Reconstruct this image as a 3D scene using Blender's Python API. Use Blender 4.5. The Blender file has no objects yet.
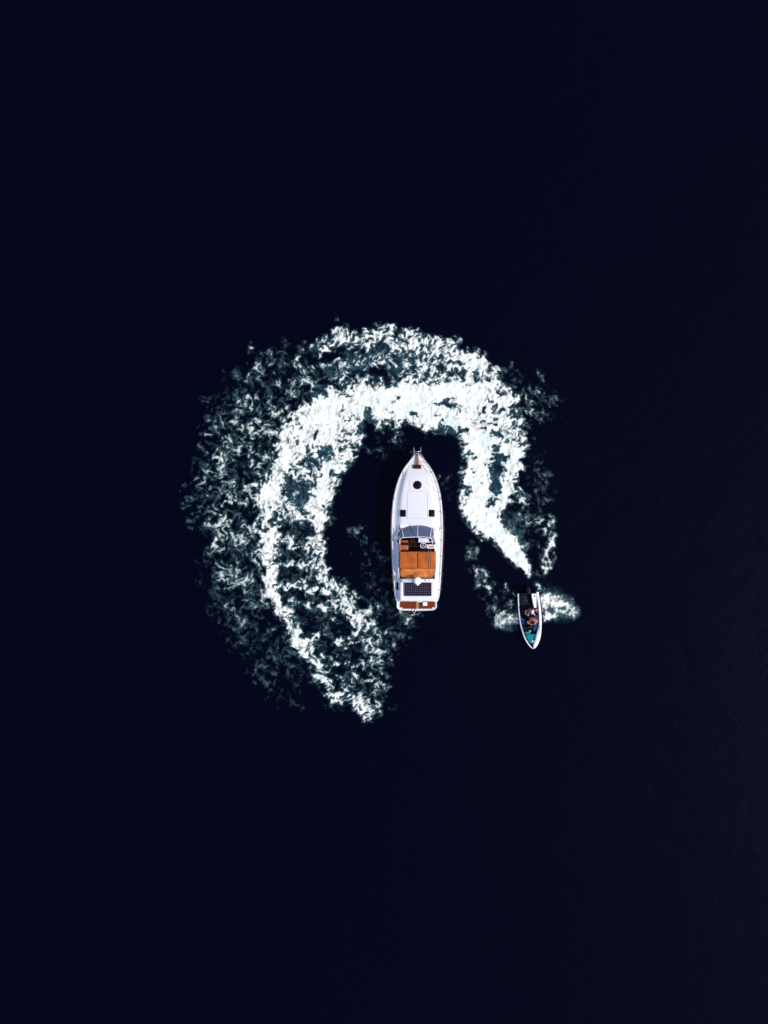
import bpy, bmesh, math, random
import numpy as np
from mathutils import Vector, Matrix
R = math.radians
random.seed(7)
SC = bpy.context.scene
COL = SC.collection
S = 0.0725            # metres on the water per wake unit
CAM_H = 62.0

# ---------------------------------------------------------------- camera, sky, sun, exposure
cam_data = bpy.data.cameras.new('camera')
cam = bpy.data.objects.new('camera', cam_data); COL.objects.link(cam)
cam.location = (0, 0, CAM_H); cam.rotation_euler = (0, 0, 0)
cam_data.sensor_fit = 'VERTICAL'
cam_data.sensor_height = 24.0
cam_data.lens = 12.0*CAM_H/(512*S)
cam_data.clip_start = 0.5; cam_data.clip_end = 20000
SC.camera = cam

SUN_EL, SUN_AZ = 47.0, 104.0          # azimuth clockwise from +Y
world = bpy.data.worlds.new('World'); SC.world = world; world.use_nodes = True
nt = world.node_tree
sky = nt.nodes.new('ShaderNodeTexSky'); sky.sky_type = 'NISHITA'; sky.sun_disc = False
sky.sun_elevation = R(SUN_EL); sky.sun_rotation = R(SUN_AZ)
nt.links.new(sky.outputs[0], nt.nodes['Background'].inputs[0])
nt.nodes['Background'].inputs[1].default_value = 0.15
sd = bpy.data.lights.new('sun', 'SUN'); sd.energy = 2.4; sd.angle = R(0.5); sd.color = (1.0, 0.93, 0.83)
sun = bpy.data.objects.new('sun', sd); COL.objects.link(sun)
d = Vector((math.sin(R(SUN_AZ))*math.cos(R(SUN_EL)), math.cos(R(SUN_AZ))*math.cos(R(SUN_EL)), math.sin(R(SUN_EL))))
sun.rotation_euler = d.to_track_quat('Z', 'Y').to_euler(); sun.location = d*80
SC.view_settings.view_transform = 'Standard'; SC.view_settings.look = 'None'
SC.view_settings.exposure = 0.53; SC.view_settings.gamma = 1.0

# ---------------------------------------------------------------- materials
def principled(name):
    m = bpy.data.materials.new(name); m.use_nodes = True
    return m, m.node_tree, m.node_tree.nodes['Principled BSDF']
def mat(name, col, rough=0.5, metal=0.0, scale=0, vary=0.0, bump=0.0, bump_scale=None, coat=0.0, spec=0.5, stretch=(1, 1, 1), col2=None):
    m, t, b = principled(name)
    b.inputs['Base Color'].default_value = (*col, 1); b.inputs['Roughness'].default_value = rough
    b.inputs['Metallic'].default_value = metal; b.inputs['Coat Weight'].default_value = coat
    b.inputs['Specular IOR Level'].default_value = spec
    if scale:
        tc = t.nodes.new('ShaderNodeTexCoord'); mp = t.nodes.new('ShaderNodeMapping'); mp.inputs['Scale'].default_value = stretch
        n = t.nodes.new('ShaderNodeTexNoise'); n.inputs['Scale'].default_value = scale; n.inputs['Detail'].default_value = 6; n.inputs['Roughness'].default_value = .6
        t.links.new(tc.outputs['Object'], mp.inputs[0]); t.links.new(mp.outputs[0], n.inputs['Vector'])
        r = t.nodes.new('ShaderNodeValToRGB')
        r.color_ramp.elements[0].position = .3; r.color_ramp.elements[1].position = .7
        c2 = col2 or tuple(c*(1-vary) for c in col)
        r.color_ramp.elements[0].color = (*c2, 1); r.color_ramp.elements[1].color = (*col, 1)
        t.links.new(n.outputs['Fac'], r.inputs[0]); t.links.new(r.outputs[0], b.inputs['Base Color'])
        if bump:
            n2 = n
            if bump_scale:
                n2 = t.nodes.new('ShaderNodeTexNoise'); n2.inputs['Scale'].default_value = bump_scale; n2.inputs['Detail'].default_value = 4
                t.links.new(mp.outputs[0], n2.inputs['Vector'])
            bp = t.nodes.new('ShaderNodeBump'); bp.inputs['Strength'].default_value = bump; bp.inputs['Distance'].default_value = .02
            t.links.new(n2.outputs['Fac'], bp.inputs['Height']); t.links.new(bp.outputs[0], b.inputs['Normal'])
    return m
WATER = (0.0005, 0.0007, 0.0058, 1)
def water_bump(t, b, extra=None):
    tc = t.nodes.new('ShaderNodeTexCoord')
    h = None
    for sc, st, amp in ((.22, (1.0, 1.6, 1), 1.0), (.75, (1.0, 1.7, 1), .42), (2.6, (1, 1.5, 1), .16)):
        mp = t.nodes.new('ShaderNodeMapping'); mp.inputs['Scale'].default_value = st; mp.inputs['Rotation'].default_value = (0, 0, R(28))
        n = t.nodes.new('ShaderNodeTexNoise'); n.inputs['Scale'].default_value = sc; n.inputs['Detail'].default_value = 3; n.inputs['Distortion'].default_value = .6
        t.links.new(tc.outputs['Object'], mp.inputs[0]); t.links.new(mp.outputs[0], n.inputs['Vector'])
        mu = t.nodes.new('ShaderNodeMath'); mu.operation = 'MULTIPLY_ADD'; mu.inputs[1].default_value = amp; mu.inputs[2].default_value = 0
        t.links.new(n.outputs['Fac'], mu.inputs[0])
        if h: t.links.new(h, mu.inputs[2])
        h = mu.outputs[0]
    bp = t.nodes.new('ShaderNodeBump'); bp.inputs['Strength'].default_value = 1.0; bp.inputs['Distance'].default_value = .07
    t.links.new(h, bp.inputs['Height']); t.links.new(bp.outputs[0], b.inputs['Normal'])
def water_mat():
    m, t, b = principled('sea_water')
    b.inputs['Base Color'].default_value = WATER
    b.inputs['Roughness'].default_value = .08; b.inputs['IOR'].default_value = 1.333; b.inputs['Specular IOR Level'].default_value = .10
    water_bump(t, b)
    return m
def foam_mat():
    m, t, b = principled('sea_foam')
    def attr(n):
        a = t.nodes.new('ShaderNodeAttribute'); a.attribute_name = n; return a.outputs['Fac']
    f, a = attr('foam'), attr('aer')
    def mix(fac, c1, c2):
        x = t.nodes.new('ShaderNodeMix'); x.data_type = 'RGBA'
        t.links.new(fac, x.inputs[0])
        for k, c in ((6, c1), (7, c2)):
            if isinstance(c, tuple): x.inputs[k].default_value = c
            else: t.links.new(c, x.inputs[k])
        return x.outputs[2]
    def rng(v, lo, hi):
        n = t.nodes.new('ShaderNodeMapRange'); n.inputs[1].default_value = lo; n.inputs[2].default_value = hi
        t.links.new(v, n.inputs[0]); return n.outputs[0]
    c = mix(rng(a, 0, 1.2), WATER, (.020, .070, .105, 1))
    f2 = t.nodes.new('ShaderNodeMath'); f2.operation = 'POWER'; f2.inputs[1].default_value = 1.5; t.links.new(f, f2.inputs[0]); g = f2.outputs[0]
    c = mix(rng(g, 0, .5), c, (.066, .122, .125, 1))
    c = mix(rng(g, .30, 1), c, (.84, .815, .74, 1))
    c = mix(rng(attr('tint'), 0, 1), c, (.60, .68, .60, 1))
    t.links.new(c, b.inputs['Base Color'])
    t.links.new(rng(f, 0, .4), b.inputs['Roughness']); b.inputs['IOR'].default_value = 1.333; b.inputs['Specular IOR Level'].default_value = .10
    r = t.nodes.new('ShaderNodeMapRange'); r.inputs[2].default_value = .5; r.inputs[3].default_value = .08; r.inputs[4].default_value = .9
    t.links.new(f, r.inputs[0]); t.links.new(r.outputs[0], b.inputs['Roughness'])
    water_bump(t, b)
    return m
M_WATER, M_FOAM = water_mat(), foam_mat()

# ---------------------------------------------------------------- object helpers
def tag(o, label=None, cat=None, group=None, kind=None):
    if label: o['label'] = label
    if cat: o['category'] = cat
    if group: o['group'] = group
    if kind: o['kind'] = kind
    return o
def empty(name, loc=(0, 0, 0), rot=(0, 0, 0)):
    o = bpy.data.objects.new(name, None); COL.objects.link(o); o.location = loc; o.rotation_euler = rot
    o.empty_display_size = .3
    return o
def link(name, me, m, parent=None, smooth=False):
    o = bpy.data.objects.new(name, me); COL.objects.link(o)
    if m: me.materials.append(m)
    if parent: o.parent = parent
    if smooth: me.shade_smooth()
    return o
def raw(name, vs, fs, m, parent=None, smooth=False):
    me = bpy.data.meshes.new(name); me.from_pydata([tuple(v) for v in vs], [], fs); me.update()
    b = bmesh.new(); b.from_mesh(me); bmesh.ops.remove_doubles(b, verts=b.verts, dist=1e-5); bmesh.ops.recalc_face_normals(b, faces=b.faces); b.to_mesh(me); b.free()
    return link(name, me, m, parent, smooth)
class MB:
    """collects shapes, then links them as one mesh"""
    def __init__(s): s.b = bmesh.new()
    def box(s, x0, x1, y0, y1, z0, z1, bev=0.0, seg=2, taper=None):
        r = bmesh.ops.create_cube(s.b, size=1)
        vs = r['verts']
        for v in vs:
            v.co = Vector((x0+(v.co.x+.5)*(x1-x0), y0+(v.co.y+.5)*(y1-y0), z0+(v.co.z+.5)*(z1-z0)))
        if taper:
            cx, cy = (x0+x1)/2, (y0+y1)/2
            for v in vs:
                if v.co.z > (z0+z1)/2: v.co.x = cx+(v.co.x-cx)*taper; v.co.y = cy+(v.co.y-cy)*taper
        if bev:
            es = list({e for v in vs for e in v.link_edges})
            bmesh.ops.bevel(s.b, geom=es, offset=bev, segments=seg, affect='EDGES', profile=.5)
        return s
    def tube(s, pts, r, n=8, closed=False, cap=True):
        pts = [Vector(p) for p in pts]; rings = []
        rr = r if isinstance(r, (list, tuple)) else [r]*len(pts)
        for i, p in enumerate(pts):
            a = pts[i-1] if (i or closed) else p; c = pts[(i+1) % len(pts)] if (i < len(pts)-1 or closed) else p
            t = (c-a).normalized(); up = Vector((0, 0, 1)) if abs(t.z) < .9 else Vector((1, 0, 0))
            x = t.cross(up).normalized(); y = x.cross(t)
            rings.append([s.b.verts.new(p+(x*math.cos(q)+y*math.sin(q))*rr[i]) for q in [2*math.pi*k/n for k in range(n)]])
        m = len(rings)
        for i in range(m if closed else m-1):
            A, B = rings[i], rings[(i+1) % m]
            for k in range(n): s.b.faces.new((A[k], A[(k+1) % n], B[(k+1) % n], B[k]))
        if cap and not closed: s.b.faces.new(rings[0][::-1]); s.b.faces.new(rings[-1])
        return s
    def lathe(s, prof, n=20, c=(0, 0, 0)):
        rings = []
        for r, z in prof:
            rings.append([s.b.verts.new((c[0]+r*math.cos(2*math.pi*k/n), c[1]+r*math.sin(2*math.pi*k/n), c[2]+z)) for k in range(n)])
        for A, B in zip(rings[:-1], rings[1:]):
            for k in range(n): s.b.faces.new((A[k], A[(k+1) % n], B[(k+1) % n], B[k]))
        s.b.faces.new(rings[0][::-1]); s.b.faces.new(rings[-1])
        return s
    def loft(s, rings, closed=True, cap=True):
        R_ = [[s.b.verts.new(p) for p in r] for r in rings]; n = len(R_[0])
        for A, B in zip(R_[:-1], R_[1:]):
            for k in range(n if closed else n-1): s.b.faces.new((A[k], A[(k+1) % n], B[(k+1) % n], B[k]))
        if cap and closed: s.b.faces.new(R_[0][::-1]); s.b.faces.new(R_[-1])
        return s
    def build(s, name, m, parent=None, smooth=False, auto=None):
        bmesh.ops.recalc_face_normals(s.b, faces=s.b.faces)
        me = bpy.data.meshes.new(name); s.b.to_mesh(me); s.b.free()
        o = link(name, me, m, parent, smooth or auto is not None)
        if auto is not None:
            try: me.set_sharp_from_angle(angle=R(auto))
            except Exception: pass
        return o
def lerp(tab, x): return float(np.interp(x, [a for a, _ in tab], [b for _, b in tab]))
def smooth_tab(tab, n):
    """Catmull-Rom through (x, y) rows, sampled at n stations"""
    xs = np.array([a for a, _ in tab]); ys = np.array([b for _, b in tab]); m = np.gradient(ys, xs)
    out = []
    for x in np.linspace(xs[0], xs[-1], n):
        i = min(len(xs)-2, max(0, int(np.searchsorted(xs, x))-1)); h = xs[i+1]-xs[i]; t = (x-xs[i])/h
        out.append((float(x), float((2*t**3-3*t*t+1)*ys[i]+(t**3-2*t*t+t)*h*m[i]+(-2*t**3+3*t*t)*ys[i+1]+(t**3-t*t)*h*m[i+1])))
    return out

# ---------------------------------------------------------------- the sea
def make_sea():
    e = [-9000, -2000, -400, -120, -60, 0, 60, 120, 400, 2000, 9000]
    vs = [(x, y, 0) for y in e for x in e]; n = len(e)
    fs = [(j*n+i, j*n+i+1, (j+1)*n+i+1, (j+1)*n+i) for j in range(n-1) for i in range(n-1)]
    o = raw('sea_water', vs, fs, M_WATER)
    tag(o, 'dark navy calm open sea reaching to the horizon', 'water', kind='structure')
make_sea()
# ---------------------------------------------------------------- wake field
STEP = 0.5
X0, X1, Y0, Y1 = 168.0, 602.0, 310.0, 732.0      # wake rectangle, in wake units (0.0725 m)
def perlin(x, y, seed):
    rs = np.random.RandomState(seed)
    perm = rs.permutation(256).astype(np.int32)
    ang = rs.rand(256) * 2 * np.pi
    gx, gy = np.cos(ang).astype(np.float32), np.sin(ang).astype(np.float32)
    xi = np.floor(x).astype(np.int32); yi = np.floor(y).astype(np.int32)
    xf = (x - xi).astype(np.float32); yf = (y - yi).astype(np.float32)
    u = xf*xf*xf*(xf*(xf*6-15)+10); v = yf*yf*yf*(yf*(yf*6-15)+10)
    def g(ix, iy, dx, dy):
        h = perm[(perm[ix & 255] + iy) & 255]
        return gx[h]*dx + gy[h]*dy
    a = g(xi, yi, xf, yf); b = g(xi+1, yi, xf-1, yf)
    c = g(xi, yi+1, xf, yf-1); d = g(xi+1, yi+1, xf-1, yf-1)
    a = a + u*(b-a); c = c + u*(d-c)
    return (a + v*(c-a)) * 1.5
def fbm(x, y, seed, octs=4, gain=0.5):
    s = 0; amp = 1.0; f = 1.0
    for o in range(octs):
        s = s + amp*perlin(x*f + 17.3*o, y*f - 9.1*o, seed+o)
        amp *= gain; f *= 2.03
    return s
def ridged(x, y, seed, octs=3, gain=0.55):
    s = 0; amp = 1.0; f = 1.0; w = 1.0
    for o in range(octs):
        r = 1 - np.minimum(1, np.abs(perlin(x*f + 31.7*o, y*f + 5.3*o, seed+o))*1.6)
        r = r*r*w
        s = s + amp*r; w = np.clip(r*1.6, 0.25, 1)
        amp *= gain; f *= 2.1
    return s
def worley(x, y, seed):
    rs = np.random.RandomState(seed)
    jx = rs.rand(64, 64).astype(np.float32); jy = rs.rand(64, 64).astype(np.float32)
    xi = np.floor(x).astype(np.int32); yi = np.floor(y).astype(np.int32)
    f1 = np.full(x.shape, 9, np.float32); f2 = f1.copy()
    for a in (-1, 0, 1):
        for b in (-1, 0, 1):
            cx, cy = xi+a, yi+b
            d = np.hypot(cx + jx[cx & 63, cy & 63] - x, cy + jy[cx & 63, cy & 63] - y)
            f2 = np.minimum(f2, np.maximum(f1, d)); f1 = np.minimum(f1, d)
    return f2 - f1
def rank(n):
    s = np.sort(n.ravel()[::37])
    return np.searchsorted(s, n.ravel()).reshape(n.shape).astype(np.float32) / len(s)
def sst(a, b, t):
    t = np.clip((t-a)/(b-a), 0, 1); return t*t*(3-2*t)
def rot(x, y, deg, sx, sy):
    c, s = np.cos(np.radians(deg)), np.sin(np.radians(deg))
    return (x*c + y*s)/sx, (-x*s + y*c)/sy

def stroke(out, U, V, pts, soft=0.5):
    """pts: (x, y, half width, value); the largest value wins"""
    for (xa, ya, wa, va), (xb, yb, wb, vb) in zip(pts[:-1], pts[1:]):
        m = max(wa, wb)*(1+soft) + 8
        i0 = max(0, int((min(ya, yb)-m-Y0)/STEP)); i1 = int((max(ya, yb)+m-Y0)/STEP)+1
        j0 = max(0, int((min(xa, xb)-m-X0)/STEP)); j1 = int((max(xa, xb)+m-X0)/STEP)+1
        if i1 <= i0 or j1 <= j0: continue
        u = U[i0:i1, j0:j1]; v = V[i0:i1, j0:j1]
        dx, dy = xb-xa, yb-ya
        L = max(1e-6, dx*dx+dy*dy)
        t = np.clip(((u-xa)*dx + (v-ya)*dy)/L, 0, 1)
        d = np.hypot(u-xa-t*dx, v-ya-t*dy) / (wa + t*(wb-wa))
        val = (va + t*(vb-va)) * (1-sst(1-soft, 1+soft, d))
        out[i0:i1, j0:j1] = np.maximum(out[i0:i1, j0:j1], val)
def hole(out, U, V, x, y, rx, ry, deg, depth):
    m = max(rx, ry)*1.6 + 8
    i0 = max(0, int((y-m-Y0)/STEP)); i1 = int((y+m-Y0)/STEP)+1
    j0 = max(0, int((x-m-X0)/STEP)); j1 = int((x+m-X0)/STEP)+1
    a, b = rot(U[i0:i1, j0:j1]-x, V[i0:i1, j0:j1]-y, deg, rx, ry)
    k = depth*(1-sst(0.65, 1.25, np.hypot(a, b)))
    out[i0:i1, j0:j1] = np.minimum(out[i0:i1, j0:j1], 1-k)
def blur(a, r):
    n = max(1, int(r/STEP))
    for ax in (0, 1):
        for _ in range(2):
            p = np.cumsum(np.concatenate([np.repeat(np.take(a, [0], ax), n+1, ax), a, np.repeat(np.take(a, [-1], ax), n, ax)], ax), ax)
            L = a.shape[ax]
            a = (np.take(p, range(2*n+1, 2*n+1+L), ax) - np.take(p, range(0, L), ax)) / (2*n+1)
    return a

DENSE = [
 # top arc, from the outer left shoulder over the top to the right arm
 [(283,452,7,.82),(290,432,10,.9),(303,420,12,.92),(325,408,18,.98),(350,403,20,1.02),(378,402,21,1.08),(405,403,21,1.12),(430,399,21,1.12),(455,399,23,1.08),(474,406,24,1.0),(492,418,23,.94),(500,432,21,.92)],
 [(306,445,20,.95),(320,430,20,1.0),(345,420,16,1.0)],
 [(455,420,10,1),(472,438,9,1)],
 [(405,414,12,1.05),(440,412,18,1.05),(462,416,16,1.05)],
 # outer band along the top
 [(318,348,7,.66),(338,338,9,.72),(360,338,8,.72),(385,336,10,.74),(410,343,11,.77),(432,347,12,.82),(452,355,13,.95),(470,366,13,.97),(488,384,15,.97),(502,400,14,.95)],
 [(333,372,10,.50),(355,362,10,.52),(380,358,10,.54),(405,362,12,.64),(430,368,14,.76)],
 # right arm: left column (solid) and right column
 [(478,425,18,1.05),(480,445,17,1.1),(479,465,14.5,1.15),(478,485,14,1.2),(478,503,14,1.2),(484,518,15,1.12),(491,527,12,1.1),(500,536,9,1.2),(511,547,8.5,1.3),(519,557,8,1.3),(525,566,4.6,1.25),(529.5,576,1.7,1.0)],
 [(505,430,20,.97),(510,447,15,.97),(511,462,11,1.0),(508,478,8.5,1.08),(505,492,8,1.05),(498,505,8,1.0),(488,514,9,1.1)],
 [(458,489,2.2,.85),(464,503,4,.95),(470,518,6,.9),(478,529,6,.9)],
 # left arm: two rails
 [(318,440,14,.95),(292,455,11,.9),(278,473,11,.9),(269,495,11,.92),(266,515,9,.9),(269,540,8,.92),(271,560,9,.92),(271,585,8,.86),(278,600,7,.9),(287,618,7,.86),(297,635,6.5,.88),(310,650,8,.86),(319,665,6.5,.84),(325,682,6,.76),(335,693,5,.74),(350,700,6,.72),(366,708,8,.60),(372,716,8,.5)],
 [(345,440,16,.95),(338,462,11,.95),(325,480,12,.96),(320,500,12,.98),(319,520,9,.93),(316,545,8,.78),(317,560,6,.72),(324,580,8,.82),(332,592,8,.76),(345,607,8,.72),(357,620,8,.72),(366,634,9,.60),(374,646,9,.5)],
 [(290,470,12,.82),(305,470,14,.8),(320,470,12,.85)],
 [(272,505,8,.75),(292,505,9,.66),(315,508,8,.8)],
 # the thin web between the rails
 [(294,500,20,.40),(294,540,19,.22),(297,580,20,.20),(310,610,22,.18),(328,640,22,.18),(345,670,20,.20),(355,695,12,.30)],
 # rungs
 [(275,518,4,.75),(295,517,5,.85),(310,520,4,.8)],
 [(273,543,5,.9),(290,541,3.5,.8),(300,546,3,.7),(312,550,4,.7)],
 [(273,566,4,.8),(290,563,3,.62),(305,566,4,.66),(318,562,4,.7)],
 [(276,590,4,.8),(292,588,4,.72),(310,587,4,.72),(326,590,5,.75)],
 [(284,608,3,.7),(300,606,3,.68),(315,604,3,.6),(332,608,4,.7)],
 [(306,640,2.4,.66),(318,634,2.6,.7),(326,626,2.6,.7),(334,618,2.4,.6),(340,612,3,.6)],
 [(314,655,1.6,.55),(324,643,1.6,.45),(338,641,2.6,.62),(352,638,3,.6)],
 [(318,657,2,.72),(321,666,2,.75)],
 [(334,658,1.5,.5),(344,648,1.8,.6),(358,646,1.8,.55)],
 [(330,672,1.6,.6),(338,663,1.6,.6),(352,662,1.6,.6),(362,666,1.6,.5)],
 [(334,676,1.8,.55),(346,679,2,.6),(356,673,1.8,.6),(358,664,1.5,.5)],
 [(337,692,1.6,.6),(342,687,1.6,.6),(349,684,1.8,.6)],
]
LACE = [
 [(340,326,5,.5),(342,334,8,.6)],
 [(312,352,9,.42),(320,366,12,.5),(316,384,12,.5)],
 [(282,352,9,.62),(296,358,9,.6),(300,370,8,.5)],
 [(266,362,12,.46),(250,378,14,.46),(240,398,20,.46),(235,420,24,.48),(232,445,26,.48),(228,470,28,.5),(228,500,28,.54),(230,530,28,.5),(233,560,25,.5),(236,590,24,.5),(240,612,22,.46),(236,628,16,.34)],
 [(300,385,20,.48),(280,400,26,.5),(265,425,26,.52),(258,450,22,.54),(252,480,20,.58),(248,510,16,.55),(250,540,18,.5),(254,570,18,.5),(256,600,16,.46)],
 [(212,408,6,.4),(208,440,9,.36),(203,452,6,.3)],
 [(198,478,8,.34),(190,500,9,.26),(194,515,9,.2),(205,530,10,.24),(205,560,8,.22),(210,590,8,.22),(214,622,7,.24)],
 [(252,640,10,.36),(258,658,11,.4),(266,676,12,.34),(272,692,9,.36),(284,698,9,.32),(294,703,4,.3)],
 [(270,640,16,.32),(286,660,20,.30),(300,676,14,.28),(296,690,14,.18)],
 [(280,625,10,.45),(296,650,8,.45),(310,668,8,.5),(325,690,7,.45),(345,705,6,.4)],
 # right outer tufts
 [(497,366,7,.26),(514,378,8,.42),(528,393,12,.5),(536,402,11,.48),(545,408,10,.4),(552,402,8,.26)],
 [(524,382,9,.3),(540,388,8,.3),(548,395,8,.26)],
 [(536,420,8,.28),(532,430,6,.2)],
 [(530,452,9,.2),(536,470,12,.24),(540,485,11,.32),(545,500,9,.32)],
 [(516,485,4,.64),(522,497,5,.66),(528,507,5,.55)],
 [(528,512,14,.38),(538,520,12,.5),(546,528,8,.62),(549,540,6.5,.72),(548,553,6.5,.74),(545,565,6,.72),(541,573,4,.6)],
 [(508,506,10,.36),(512,520,10,.34),(525,530,12,.3),(540,545,10,.28)],
 # left of the small boat
 [(471,545,7,.28),(470,558,6,.4),(474,568,6,.58),(481,574,7,.5),(482,586,8,.5),(488,592,9,.42)],
 [(478,538,2.2,.36),(478,550,2.2,.4),(474,560,2.5,.5)],
 [(504,582,1.4,.62),(510,590,1.6,.66),(515.5,595,1.6,.66)],
 [(500,596,10,.44),(505,606,14,.48),(498,612,12,.48)],
 # between the ring and the yacht
 [(353,520,5,0.13),(358,535,8,0.34),(364,548,10,0.26),(375,560,12,0.26),(382,572,14,0.31),(388,585,14,0.42),(392,600,12,0.39),(385,612,14,0.34)],
 [(345,590,10,0.29),(362,605,12,0.36),(378,625,14,0.44),(392,640,10,0.34),(404,630,10,0.34)],
 [(398,608,6,0.47),(408,616,7,0.44),(425,616,8,0.31),(436,610,5,0.21)],
 [(388,435,6,0.29),(398,446,8,0.36),(400,456,9,0.34),(390,462,9,0.23),(376,450,8,0.31)],
 [(441,480,4,0.33),(449,478,5,0.33),(447,492,4,0.24),(452,500,4,0.22)],
 [(336,590,10,0.65),(352,606,13,0.73),(364,622,15,0.73),(376,638,15,0.68),(386,648,12,0.55)],
 [(362,650,10,0.60),(368,665,10,0.60),(366,685,10,0.57)],
 [(385,640,10,0.52),(384,655,9,0.55),(380,670,10,0.52),(376,690,10,0.55),(376,708,9,0.52)],
]
MIST = [
 # small boat spray, right and left, and the blue haze behind it
 [(541,600,9,.9),(552,604,13,.92),(562,608,12,.8),(571,611,8,.72)],
 [(543,618,4,.9),(556,611,6,.85),(570,612,7,.75)],
 [(545,592,6,.4),(557,594,7,.38),(566,601,6,.34)],
 [(519,620,5,.95),(510,619,6,.85),(501,623,5.5,.6),(495,623,4,.45)],
 [(500,622,6,.4),(508,628,4,.35),(516,627,4,.3)],
 [(535,584,2.2,.75),(539,588,2.6,.8)],
 [(507,520,7,.38),(511,533,7,.5),(519,540,6,.46),(526,548,5,.36)],
 [(530,577,6,.18),(545,583,9,.16),(556,586,8,.14)],
 [(517,606,1.2,.5),(518,613,2,.7)],
]
# (x, y, rx, ry, angle, depth)
HOLES = [
 (384,350,8,4,10,.85),(398,367,13,4.5,-50,.9),(408,359,9,6,0,.6),(413,364,6,6,20,.7),(420,355,10,3,5,.75),(434,355,8,3,0,.6),(447,360,9,3,-20,.8),(457,361,5,2.5,15,.85),
 (437,370,4,3,0,.45),(464,371,8,2,-50,.75),(472,376,8,4,-50,.6),(461,382,4,2,-10,.7),(395,400,4,3,30,.45),(443,402,7,4,20,.85),(452,399,7,1.6,-10,.6),(455,406,4,3,0,.5),
 (360,347,4,5,0,.6),(350,357,5,6,0,.6),(366,362,7,5,-20,.8),(375,378,6,5,0,.85),(357,371,6,5,-20,.7),(345,382,5,3,20,.75),(372,352,4,5,0,.7),(325,374,12,5,-15,.9),(318,396,10,5,5,.9),(316,352,5,12,20,.85),(330,340,6,3,-20,.5),
 (487,379,6,3,10,.7),(497,410,7,4,20,.7),(482,411,6,2.4,-20,.75),(490,423,8,3,5,.8),(499,436,7,4,20,.85),(494,448,6,4,15,.85),(520,401,3,5,20,.9),(506,396,6,2,25,.7),(491,401,4,2,-30,.5),(510,415,3,5,0,.55),(513,436,3,2,0,.5),
 (300,428,4,2,-60,.8),(315,434,4,3,30,.85),(297,443,3,3,0,.7),(309,452,6.5,10,-15,.62),(316,464,7,4,20,.7),(328,454,9,7,-15,.9),(358,428,6,7,-30,.75),(367,416,5,7,-30,.8),(308,480,10,4,28,.88),(317,477,4,4,0,.7),
 (292,489,7,8,20,.86),(304,493,9,5.5,30,.95),(293,503,9,5,0,.72),(303,504,6,4,0,.9),(350,465,8,4,-32,.97),(337,475,7,3.4,-28,.95),(362,452,5,3.4,-35,.9),(324,462,3,2,0,.4),(330,505,4,6,20,.5),
 (373,418,5,5,0,.75),(391,412,3,3.5,0,.4),(412,416,4,2.6,20,.8),(441,427,6,4.5,-10,.96),(450,431,5,3,20,.9),(462,431,6,3.5,15,.8),(441,403,4,3,30,.7),(449,403,4,5,-20,.8),(456,408,3,4,0,.5),(386,434,6,2,-20,.6),(376,438,5,2.6,-10,.7),
 (472,454,7,2,-12,.5),(476,458,5,1.8,-25,.6),(468,473,6,2.5,-30,.8),(483,482,4,1.6,10,.6),(466,490,3.4,5,15,.9),(494,446,5,2.4,10,.85),(497,458,6,4.5,0,.95),(498,465,5,2,0,.95),(496,474,8,5,15,.97),(496,486,6,8,10,.97),(497,494,4,3.5,0,.8),(492,502,7,4.5,-30,.72),(505,461,3,5,10,.6),(485,466,4,1.4,-20,.4),(504,475,2.6,7,0,.5),
 (480,531,2,1.4,0,.4),(470,529,5,3,40,.6),
 (277,519,6,7,0,.88),(300,530,18,8,2,.96),(313,527,5,6,20,.8),(292,552,11,7.5,-5,.98),(303,556,5,3,0,.85),(285,563,5,2.4,-10,.85),(291,575,10,7,-8,.94),(300,574,4,4,0,.9),(278,582,4.5,5,0,.92),(317,585,5,2.4,15,.9),(295,595,18,4.6,0,.97),(307,520,4,2.4,0,.9),(265,528,3,3,0,.7),(300,505,12,3,10,.4),
 (285,600,8,5,0,.9),(302,612,14,8,15,.98),(318,602,7,6,0,.97),(312,625,12,8,-30,.92),(295,625,4,5,0,.8),(334,616,6,4.4,-10,.97),(343,623,4,3.4,0,.95),(330,630,14,5.5,-10,.93),(345,632,6,5,0,.93),(325,649,12,9,-20,.95),(348,654,13,6.5,-6,.98),(344,671,11,7,-5,.99),(327,665,6,5,-30,.9),(322,685,3.4,3.4,0,.97),(338,683,5,4,-20,.97),(345,693,4.4,3.4,0,.97),(350,676,5,4,0,.9),(365,632,4.4,5,0,.9),(371,638,4,4,0,.9),(334,679,3,2.4,0,.8),(365,655,8,5,0,.8),(368,671,7,5,0,.8),(364,690,8,7,0,.85),
 (563,615,9,4,10,.5),(555,592,6,2,15,.4),(508,624,7,2.4,0,.45),
]
# clear water that nothing drifts into
CLEAR = [(400,500,28,50,0,1),(352,500,16,26,0,1),(505,565,14,6,52,1),(511,578,10,4,52,.9),(417,530,26,80,0,.0)]

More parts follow.
